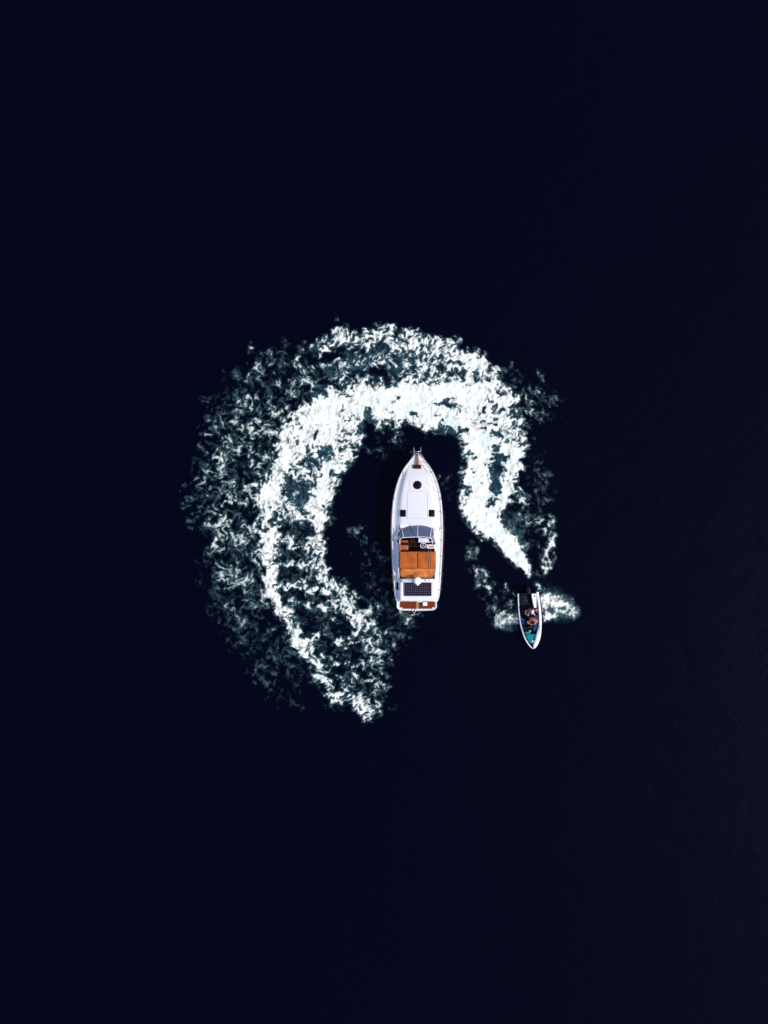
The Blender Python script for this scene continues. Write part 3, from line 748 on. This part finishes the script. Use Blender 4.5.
    pp.tube([(-.235, Y(452), sheer(453)+.10), (.235, Y(452), sheer(453)+.10)], .02, 8)
    pp.build('bow_roller', STEEL, yt, True)
    MB().loft([[(-.05, Y(454.2), sheer(454)+.06), (.05, Y(454.2), sheer(454)+.06), (.05, Y(454.2), sheer(454)+.13), (-.05, Y(454.2), sheer(454)+.13)],
               [(-.15, Y(464.8), sheer(465)+.06), (.15, Y(464.8), sheer(465)+.06), (.15, Y(464.8), sheer(465)+.14), (-.15, Y(464.8), sheer(465)+.14)]]).build('anchor_chute', TEAK_PALE, yt)
    MB().tube([(0, Y(453), sheer(453)+.15), (.01, Y(458), sheer(458)+.165), (-.01, Y(465), sheer(465)+.17)], .028, 6).build('anchor_chain', BRASSY, yt, True)
    MB().box(rx(340), rx(412), ry(264), ry(229), sheer(466)+.03, sheer(466)+.20, .03, 3).build('windlass_cover', BROWN, yt, auto=40)
    z = deck_z(485.2, 0)
    h = MB().lathe([(.30, 0), (.30, .025), (.275, .05), (.255, .05), (.25, .03)], 32, (rx(377), ry(413), z-.005)).build('round_hatch', RUBBER, yt, auto=40)
    MB().lathe([(.252, .0), (.252, .012), (.2, .022), (.05, .026)], 32, (rx(377), ry(413), z+.025)).build('lens', DARKGLASS, h, True)
    for x in (246.5, 508.5):
        e = rx(x)/hw(513.3); z = deck_z(513.3, e); sl = math.atan2(deck_z(513.3, e+.05)-deck_z(513.3, e-.05), .1*hw(513.3))
        o = MB().box(-.205, .205, -.245, .245, 0, .05, .035, 3).build('deck_hatch', RUBBER, yt, auto=40)
        MB().box(-.16, .16, -.20, .20, .045, .058, .03, 3).build('lens', DARKGLASS, o, auto=40)
        o.location = (rx(x), ry(670), z-.012); o.rotation_euler = (0, -sl, 0)
    for sgn in (-1, 1):
        pts = []; posts = []
        for v in np.linspace(452.2, 497, 20):
            w = max(2.9*K, hw(v)+.02+.10*ss(460, 452, v)) if v > 453.3 else 2.9*K
            pts.append((sgn*w, Y(v), sheer(v)+.62-.1*ss(480, 497, v)))
        pts.append((sgn*(hw(500)-.04), Y(500), sheer(500)+.03))
        rl = MB().tube(pts, .02, 8).build('bow_rail', BRASSY, yt, True)
        for v in (456, 463, 472, 482, 492): MB().tube([(sgn*(hw(v)-.05), Y(v), sheer(v)+.02), (sgn*(hw(v)+.02), Y(v), sheer(v)+.6)], .016, 6).build('stanchion', BRASSY, rl, True)
        for v in (512, 528, 540, 556, 574, 590):
            MB().tube([(sgn*(hw(v)-.05), Y(v), sheer(v)+.02), (sgn*(hw(v)+.07), Y(v), sheer(v)+.55), (sgn*(hw(v)+.12), Y(v), sheer(v)+.60)], .02, 6).build('stanchion', BRASSY, yt, True)
        MB().tube([(sgn*(hw(v)+.09), Y(v), sheer(v)+.59-.03*math.sin((v-512)*.2)**2) for v in np.linspace(512, 590, 27)], .004, 5).build('guard_wire', BRASSY, yt, True)
        # cabin grab rail along the coaming
        MB().tube([(sgn*(17.9*K), Y(v), 1.70) for v in (540, 548, 556, 564, 572)], .02, 6).build('grab_rail', STEEL, yt, True)
    # three scratch resistant fender hooks and wiper on the screen
    MB().tube([lo[6]+Vector((0, 0, .05)), lo[6].lerp(hi[7], .8)+Vector((0, .03, .07))], .012, 5).build('wiper', RUBBER, yt, True)
    # loose gear that only rests on the boat
    b = MB().box(-.15, .15, -.12, .12, 0, .2, .02, 3); b = b.build('cool_box', mat('box_white', (.82, .80, .78), .4), None, auto=40)
    MB().box(-.155, .155, -.125, .125, .18, .225, .015, 2).build('lid', mat('lid_white', (.84, .82, .80), .4), b, auto=40)
    b.location = yt.matrix_world @ Vector((0, 0, 0)); b.location = (yt.location.x+rx(452), yt.location.y+qy(777), .606)
    tag(b, 'small white cool box on the brown teak swim platform at the stern', 'cool box')
    g = MB()
    prof = [(-.30, .05), (-.24, .10), (-.08, .115), (.02, .085), (.10, .11), (.24, .10), (.30, .05)]
    g.loft([[(r*1.05*math.cos(a), y, r*.9+r*.9*math.sin(a)) for a in [k*math.pi/6 for k in range(12)]] for y, r in prof])
    g = g.build('kit_bag', BROWN, None, auto=60)
    for y in (-.16, .0, .17): MB().tube([(.115*math.cos(a), y, .1+.11*math.sin(a)) for a in [k*math.pi/7 for k in range(14)]], .014, 5, closed=True).build('strap', RUBBER, g, True)
    g.location = (yt.location.x+rx(201), yt.location.y+qy(606), sheer(586)+.02)
    tag(g, 'dark rolled bag lying on the shaded side deck beside the solar panel', 'bag')
    return yt
make_yacht()

# ---------------------------------------------------------------- the small boat
BL = math.hypot(BOW[0]-STERN[0], BOW[1]-STERN[1])*S      # length
WHITE = mat('boat_white', (.86, .85, .84), .35, scale=3, vary=.08)
NAVY = mat('boat_navy', (.004, .005, .016), .5, scale=3, vary=.3, spec=.12)
DECKNAVY = mat('boat_floor', (.005, .007, .026), .8, scale=14, vary=.4, bump=.2, spec=.2)
BLUE = mat('blue_vinyl', (.006, .055, .25), .6, scale=5, vary=.55, spec=.15)
TEAL = mat('teal_vinyl', (.003, .27, .31), .6, scale=5, vary=.6, spec=.15)
BLACK = mat('black_plastic', (.003, .003, .005), .6, scale=8, vary=.3, spec=.12)
SKIN = mat('skin', (.50, .27, .18), .5, scale=9, vary=.15)
ORANGE = mat('orange_fabric', (.75, .10, .012), .75, scale=8, vary=.3)
RED = mat('red_fabric', (.52, .024, .018), .75, scale=8, vary=.3)
SHORTS = mat('teal_fabric', (.02, .09, .15), .8, scale=8, vary=.3)
DENIM = mat('dark_fabric', (.012, .014, .022), .8, scale=8, vary=.3)
CAP = mat('white_cotton', (.80, .80, .80), .8, scale=8, vary=.1)
HAIR = mat('dark_hair', (.012, .008, .006), .55, scale=20, vary=.4)
EYE = mat('eye_white', (.7, .7, .7), .3)
LIP = mat('lip', (.36, .13, .10), .5)

def person(name, label, J, shirt_m, legs_m, loc, rot, cap=None, vest=False):
    """one skinned body: joints in metres in the seat frame (x right, y forward, z up)"""
    root = empty(name, loc, rot); tag(root, label, 'person')
    def skinned(nm, verts, edges, rads, m, rootv, parent, sub=2):
        me = bpy.data.meshes.new(nm); me.from_pydata(verts, edges, []); me.update()
        o = bpy.data.objects.new(nm, me); COL.objects.link(o)
        sk = o.modifiers.new('s', 'SKIN'); su = o.modifiers.new('u', 'SUBSURF'); su.levels = sub; su.render_levels = sub
        for i, r in enumerate(rads):
            q = me.skin_vertices[0].data[i]; q.radius = r if isinstance(r, tuple) else (r, r); q.use_root = (i == rootv)
        dg = bpy.context.evaluated_depsgraph_get(); new = bpy.data.meshes.new_from_object(o.evaluated_get(dg))
        bpy.data.objects.remove(o); new.name = nm
        return new
    P = {k: Vector(v) for k, v in J.items()}
    order = ['pelvis', 'waist', 'chest', 'neck', 'head0', 'head1', 'sl', 'el', 'wl', 'pl', 'sr', 'er', 'wr', 'pr', 'hl', 'kl', 'al', 'tl', 'hr', 'kr', 'ar', 'tr']
    rad = dict(pelvis=(.15, .11), waist=(.135, .10), chest=(.16, .11), neck=.058, head0=.085, head1=.082, sl=.068, sr=.068, el=.044, er=.044, wl=.030, wr=.030, pl=(.040, .022), pr=(.040, .022),
               hl=.088, hr=.088, kl=.062, kr=.062, al=.042, ar=.042, tl=(.044, .028), tr=(.044, .028))
    E = [('pelvis', 'waist'), ('waist', 'chest'), ('chest', 'neck'), ('neck', 'head0'), ('head0', 'head1'), ('chest', 'sl'), ('sl', 'el'), ('el', 'wl'), ('wl', 'pl'), ('chest', 'sr'), ('sr', 'er'), ('er', 'wr'), ('wr', 'pr'),
         ('pelvis', 'hl'), ('hl', 'kl'), ('kl', 'al'), ('al', 'tl'), ('pelvis', 'hr'), ('hr', 'kr'), ('kr', 'ar'), ('ar', 'tr')]
    ix = {k: i for i, k in enumerate(order)}
    body = skinned('body', [P[k] for k in order], [(ix[a], ix[b]) for a, b in E], [rad[k] for k in order], SKIN, 0, root)
    b = bmesh.new(); b.from_mesh(body)
    def add(me):
        b.from_mesh(me); bpy.data.meshes.remove(me)
    # fingers, each a bent chain rooted in the palm
    for side in 'lr':
        w, p, e = P['w'+side], P['p'+side], P['e'+side]
        f = (p-w).normalized(); x = f.cross(Vector((0, 0, 1))).normalized(); dn = x.cross(f)
        if dn.z > 0: dn = -dn
        for k, ln in enumerate((.072, .082, .078, .062)):
            o = p + x*(-.027+.018*k)
            add(skinned('f', [o-f*.02, o+f*ln*.45, o+f*ln*.75+dn*ln*.38, o+f*ln*.55+dn*ln*.75], [(0, 1), (1, 2), (2, 3)], [.0095, .0085, .008, .007], SKIN, 0, root, 1))
        inw = -1 if side == 'r' else 1
        o = w.lerp(p, .35)
        add(skinned('f', [o, o+x*inw*.038+f*.02, o+x*inw*.045+f*.055+dn*.02, o+x*inw*.03+f*.075+dn*.045], [(0, 1), (1, 2), (2, 3)], [.012, .0105, .009, .008], SKIN, 0, root, 1))
    # face
    hd = P['head0'].lerp(P['head1'], .45); up = (P['head1']-P['head0']).normalized()
    fw = Vector((0, 1, 0)); fw = (fw-up*fw.dot(up)).normalized(); sx = fw.cross(up)
    def ball(c, r, sc=(1, 1, 1), m=None):
        q = bmesh.ops.create_icosphere(b, subdivisions=2, radius=r)
        for v in q['verts']: v.co = c + sx*v.co.x*sc[0] + fw*v.co.y*sc[1] + up*v.co.z*sc[2]
    ball(hd+fw*.098-up*.018, .016, (.8, 1, 1.5)); ball(hd+sx*.088-up*.01, .022, (.5, .8, 1.3)); ball(hd-sx*.088-up*.01, .022, (.5, .8, 1.3))
    b.to_mesh(body); b.free()
    bo = link('body', body, SKIN, root, True)
    fm = MB()
    for s in (-1, 1):
        q = bmesh.ops.create_icosphere(fm.b, subdivisions=2, radius=.012)
        for v in q['verts']: v.co = v.co + hd + fw*.082 + sx*.032*s + up*.008
    fm.build('eyes', EYE, root, True)
    MB().tube([hd+fw*.086-sx*.024-up*.052, hd+fw*.094-up*.055, hd+fw*.086+sx*.024-up*.052], .007, 6).build('mouth', LIP, root, True)
    # clothes follow the same joints a little further out
    ks = ['pelvis', 'waist', 'chest', 'sl', 'mel', 'sr', 'mer']
    P['mel'] = P['sl'].lerp(P['el'], .72); P['mer'] = P['sr'].lerp(P['er'], .72)
    kk = {k: i for i, k in enumerate(ks)}
    rs = dict(pelvis=(.162, .122), waist=(.150, .115), chest=(.178, .125), sl=.082, sr=.082, mel=.064, mer=.064)
    link('shirt', skinned('shirt', [P[k] for k in ks], [(kk[a], kk[c]) for a, c in (('pelvis', 'waist'), ('waist', 'chest'), ('chest', 'sl'), ('sl', 'mel'), ('chest', 'sr'), ('sr', 'mer'))], [rs[k] for k in ks], shirt_m, 0, root), shirt_m, root, True)
    ks = ['pelvis', 'hl', 'kkl', 'hr', 'kkr']; P['kkl'] = P['hl'].lerp(P['kl'], .85); P['kkr'] = P['hr'].lerp(P['kr'], .85)
    kk = {k: i for i, k in enumerate(ks)}
    link('shorts', skinned('shorts', [P[k] for k in ks], [(kk[a], kk[c]) for a, c in (('pelvis', 'hl'), ('hl', 'kkl'), ('pelvis', 'hr'), ('hr', 'kkr'))], [(.168, .128), .105, .084, .105, .084], legs_m, 0, root), legs_m, root, True)
    if vest:
        ks = ['pelvis', 'waist', 'chest']
        link('life_vest', skinned('life_vest', [P['waist'].lerp(P['pelvis'], .2), P['waist'].lerp(P['chest'], .5), P['chest'].lerp(P['neck'], .25)], [(0, 1), (1, 2)], [(.175, .145), (.195, .155), (.20, .15)], ORANGE, 0, root), ORANGE, root, True)
    hm = MB()
    q = bmesh.ops.create_icosphere(hm.b, subdivisions=3, radius=.104)
    for v in list(q['verts']):
        c = v.co.copy()
        if c.z < (-.012 if cap else -.045) and c.y > -.02 or c.z < -.06: c.z = max(c.z, -.06); c *= .86
        v.co = hd + sx*c.x*.94 + fw*(c.y*1.05-.006) + up*(c.z+.018)
    hm.build('cap' if cap else 'hair', cap or HAIR, root, True)
    if cap:
        br = []
        for k in range(9):
            a = R(-55+110*k/8); br.append([hd+sx*math.sin(a)*.09+fw*math.cos(a)*.09+up*.02, hd+sx*math.sin(a)*.12+fw*(math.cos(a)*.12+.05)+up*.004, hd+sx*math.sin(a)*.12+fw*(math.cos(a)*.12+.05)-up*.004, hd+sx*math.sin(a)*.09+fw*math.cos(a)*.09+up*.010])
        MB().loft(br).build('cap_peak', cap, root, True)
    return root

def make_boat():
    # root at the middle of the waterline; +Y is the bow, so the boat is turned to run down the picture
    k = S*.99
    cx, cy = (BOAT_C[0]-384)*S*.99, (512-BOAT_C[1])*S*.99
    fx, fy = (BOW[0]-STERN[0]), -(BOW[1]-STERN[1])
    rz = math.atan2(fy, fx)-math.pi/2
    pitch = R(2.5)
    bt = empty('motorboat', (cx, cy, .02), (pitch, 0, rz))
    tag(bt, 'small white rimmed motorboat with dark interior speeding away from the foam ring', 'motorboat')
    HWT = [(0, 10.4), (8, 10.9), (16, 11.2), (24, 11.2), (31, 10.7), (37, 9.8), (42, 8.8), (46, 7.5), (49.5, 5.9), (52.5, 4.0), (54.6, 2.2), (55.8, .35)]
    st = smooth_tab(HWT, 40)
    def y(s): return (s-27.9)*k
    def z(s): return .50+.20*ss(25, 55, s)
    def w(s): return max(.3, lerp(HWT, s))*k
    rings = []
    for s, _ in st:
        a = w(s); f = ss(55.8, 36, s); zz = z(s)
        kz = -.22*f-.02+.20*(1-f)
        half = [(0, kz), (a*(.30+.40*f), kz+.16), (a*(.80+.1*f), zz*.55+.02), (a*.98, zz)]
        rings.append([(-p, y(s), q) for p, q in reversed(half)] + [(p, y(s), q) for p, q in half[1:]])
    m = MB(); m.loft(rings, closed=False); m.b.faces.new(list(m.b.verts)[:7])
    m.build('hull', NAVY, bt, auto=45)
    # white gunwales: broad and rounded to port, narrow to starboard; both meet at the stem
    def gun(sgn, width):
        rr = []
        for s, _ in st:
            a = w(s); q = min(width(s)*k, a*.97); zz = z(s)
            rr.append([(sgn*(a+.005), y(s), zz-.05), (sgn*(a+.012), y(s), zz+.02), (sgn*(a-q*.3), y(s), zz+.075), (sgn*(a-q*.75), y(s), zz+.075), (sgn*(a-q), y(s), zz+.03), (sgn*(a-q), y(s), zz-.06)])
        return MB().loft(rr).build('gunwale', WHITE, bt, auto=60)
    gun(-1, lambda s: 2.2+.5*ss(10, 30, s)+1.9*ss(32, 44, s)); gun(1, lambda s: 1.15+.3*ss(30, 50, s))
    for sgn in (-1, 1):
        MB().tube([(sgn*(w(s)+.03), y(s), z(s)-.03) for s, _ in st], .045, 8).build('rub_strake', RUBBER, bt, True)
    # inside
    rr = []
    for s, _ in st:
        if s > 52: continue
        a = max(.05, w(s)-1.7*k); rr.append([(-a, y(s), z(s)), (-a*.93, y(s), .20), (a*.93, y(s), .20), (a, y(s), z(s))])
    li = MB().loft(rr, closed=False).build('liner', DECKNAVY, bt, auto=40)
    MB().box(-w(1)+.05, w(1)-.05, y(0), y(1.2), .1, .52, .015).build('transom', NAVY, bt)
    # port stern bench in white, engine well dark
    MB().loft([[(-8.4*k, y(1.4), .22), (-3.4*k, y(1.4), .22), (-3.4*k, y(1.4), .56), (-8.4*k, y(1.4), .56)],
               [(-7.6*k, y(9), .22), (-4.0*k, y(9), .22), (-4.0*k, y(9), .57), (-7.6*k, y(9), .57)],
               [(-7.2*k, y(15.5), .22), (-4.9*k, y(15.5), .22), (-4.9*k, y(15.5), .50), (-7.2*k, y(15.5), .50)]]).build('stern_bench', WHITE, bt, auto=30)
    MB().box(-6.9*k, -5.6*k, y(3.0), y(4.2), .565, .60, .01).build('cup_holder', BLACK, bt)
    MB().box(1.0*k, 8.6*k, y(1.4), y(10), .2, .46, .04, 3).build('engine_hatch', NAVY, bt, auto=40)
    # outboard motor on the transom
    ob = MB()
    ob.loft([[(c*.17*sx_, y(-2.2)+yy*.9, zz) for c, yy in ((1, -.20), (1, .12), (.7, .20), (-.7, .20), (-1, .12), (-1, -.20), (-.6, -.27), (.6, -.27))] for zz, sx_ in ((.42, .85), (.50, 1.0), (.78, 1.0), (.88, .82), (.91, .5))])
    ob = ob.build('outboard_motor', BLACK, bt, auto=40)
    MB().box(-.07, .07, y(-3.2), y(-.6), -.35, .45, .02).build('motor_leg', BLACK, ob)
    MB().box(-.02, .02, y(-4.6), y(-2), -.33, -.29).build('cavitation_plate', BLACK, ob)
    # straddle seat for two, wheel console and low screen
    se = MB().loft([[(-.8*k+sg*ww*k, y(s), zz) for sg, zz in ((-1, .22), (-.9, h), (-.5, h+.05), (.5, h+.05), (.9, h), (1, .22))] for s, ww, h in ((13.5, 1.6, .50), (15, 2.1, .56), (22, 2.2, .54), (28, 2.0, .54), (29.5, 1.5, .50))], closed=False)
    se.build('straddle_seat', BLACK, bt, auto=50)
    co = MB().loft([[(-.8*k-a*k, y(s), .2), (-.8*k-a*k*.85, y(s), h), (-.8*k+a*k*.85, y(s), h), (-.8*k+a*k, y(s), .2)] for s, a, h in ((31.8, 2.6, .86), (33.5, 2.7, .92), (35.6, 2.4, .70))]).build('console', NAVY, bt, auto=40)
    wc = Vector((-.8*k, y(31.6), .93)); ax = Matrix.Rotation(R(50), 4, 'X')
    wm = MB().tube([wc+ax@Vector((.15*math.cos(a), .15*math.sin(a), 0)) for a in [q*math.pi/9 for q in range(18)]], .015, 6, closed=True)
    for a in (90, 210, 330): wm.tube([wc, wc+ax@Vector((.15*math.cos(R(a)), .15*math.sin(R(a)), 0))], .012, 5)
    wm.build('steering_wheel', BLACK, bt, True)
    rr = [[(-.8*k+e*4.4*k, y(35.4-1.6*abs(e)**2+0), .66), (-.8*k+e*3.9*k, y(34.2-1.6*abs(e)**2), .98), (-.8*k+e*3.9*k, y(34.0-1.6*abs(e)**2), .98), (-.8*k+e*4.4*k, y(35.1-1.6*abs(e)**2), .66)] for e in np.linspace(-1, 1, 11)]
    MB().loft(rr).build('windscreen', glass('boat_screen', (.03, .14, .18), .55), bt, auto=50)
    # cushions
    def pad(name, pts, z0, z1, m):
        return MB().loft([[(a*k, y(s), z0) for s, a in pts], [(a*k, y(s), z1-.03) for s, a in pts], [(a*k*.97, y(s)-.0, z1) for s, a in pts]]).build(name, m, bt, auto=40)
    pad('side_cushion', [(23, -8.6), (23, -5.0), (30, -3.6), (36, -2.4), (38.5, -2.2), (38.5, -5.9), (34, -7.4), (29, -8.3)], .22, .48, BLUE)
    pad('side_cushion', [(25, 8.8), (25, 6.2), (31, 5.4), (31, 8.6)], .22, .46, BLUE)
    pad('bow_cushion', [(41.5, -4.2), (41.5, 5.8), (44.5, 5.2), (48, 3.6), (51, 1.6), (51, -1.2), (48, -2.4), (44.5, -3.6)], .24, .55, TEAL)
    pad('bow_cushion', [(38.8, 1.0), (38.8, 6.0), (41, 5.8), (41, .8)], .24, .46, TEAL)
    MB().lathe([(.10, 0), (.10, .05), (.05, .07)], 14, (-.4*k, y(48.6), .55)).build('bow_light', WHITE, bt, True)
    MB().box(.2*k, 2.2*k, y(37.4), y(39.0), .2, .42, .03, 3).build('anchor_box', mat('beige_vinyl', (.45, .36, .28), .6, scale=6, vary=.3), bt, auto=40)
    for sgn in (-1, 1):
        MB().tube([(sgn*(w(s)-.09), y(s), z(s)+.07+.06*math.sin(t*math.pi)) for s, t in ((33, 0), (35, .3), (38, .5), (41, .7), (43, 1))], .013, 6).build('grab_rail', STEEL, bt, True)
    tube_ = MB().tube([(-.45, y(5), .6), (-.45, y(5), .60)], .01, 5)
    tube_.b.free()
    return bt, k, y
BT, BK, BY = make_boat()
bpy.context.view_layer.update()
def on_boat(px, s, zz): return BT.matrix_world @ Vector((px*BK, BY(s), zz))
def seated(lean, reach_l, reach_r, splay=.24):
    """straddling rider; hands at the given points, seat surface at z = 0"""
    c = Vector((0, lean*.9, .46)); 
    J = dict(pelvis=(0, 0, .10), waist=(0, lean*.4, .27), chest=tuple(c), neck=(0, lean*1.1+.015, .60), head0=(0, lean*1.15+.04, .69), head1=(0, lean*1.2+.05, .79),
             sl=(-.185, lean*.95, .50), sr=(.185, lean*.95, .50), hl=(-.11, .04, .08), hr=(.11, .04, .08), kl=(-splay, .40, .10), kr=(splay, .40, .10), al=(-splay-.02, .30, -.27), ar=(splay+.02, .30, -.27), tl=(-splay-.03, .45, -.31), tr=(splay+.03, .45, -.31))
    for sd_, t in (('l', reach_l), ('r', reach_r)):
        s_ = Vector(J['s'+sd_]); t = Vector(t); d_ = t-s_; L = d_.length; bend = math.sqrt(max(.0004, .0784-(min(L, .54)/2)**2))
        out = Vector((-1 if sd_ == 'l' else 1, -.25, -.5)).normalized(); out = (out-d_.normalized()*out.dot(d_.normalized())).normalized()
        J['e'+sd_] = tuple(s_+d_*.5+out*bend); J['w'+sd_] = tuple(t); e = Vector(J['e'+sd_]); J['p'+sd_] = tuple(t+(t-e).normalized()*.075)
    return J
rot = BT.rotation_euler
person('person', 'person in orange life vest with dark hair steering the small motorboat',
       seated(.14, (-.16, .40, .36), (.15, .40, .36)), ORANGE, DENIM, on_boat(-.9, 25.2, .585), rot, None, True)
person('person', 'person in red shirt and white cap riding behind the driver in orange',
       seated(.03, (-.40, .16, .16), (.40, .20, .18)), RED, SHORTS, on_boat(-.9, 17.0, .60), rot, CAP)
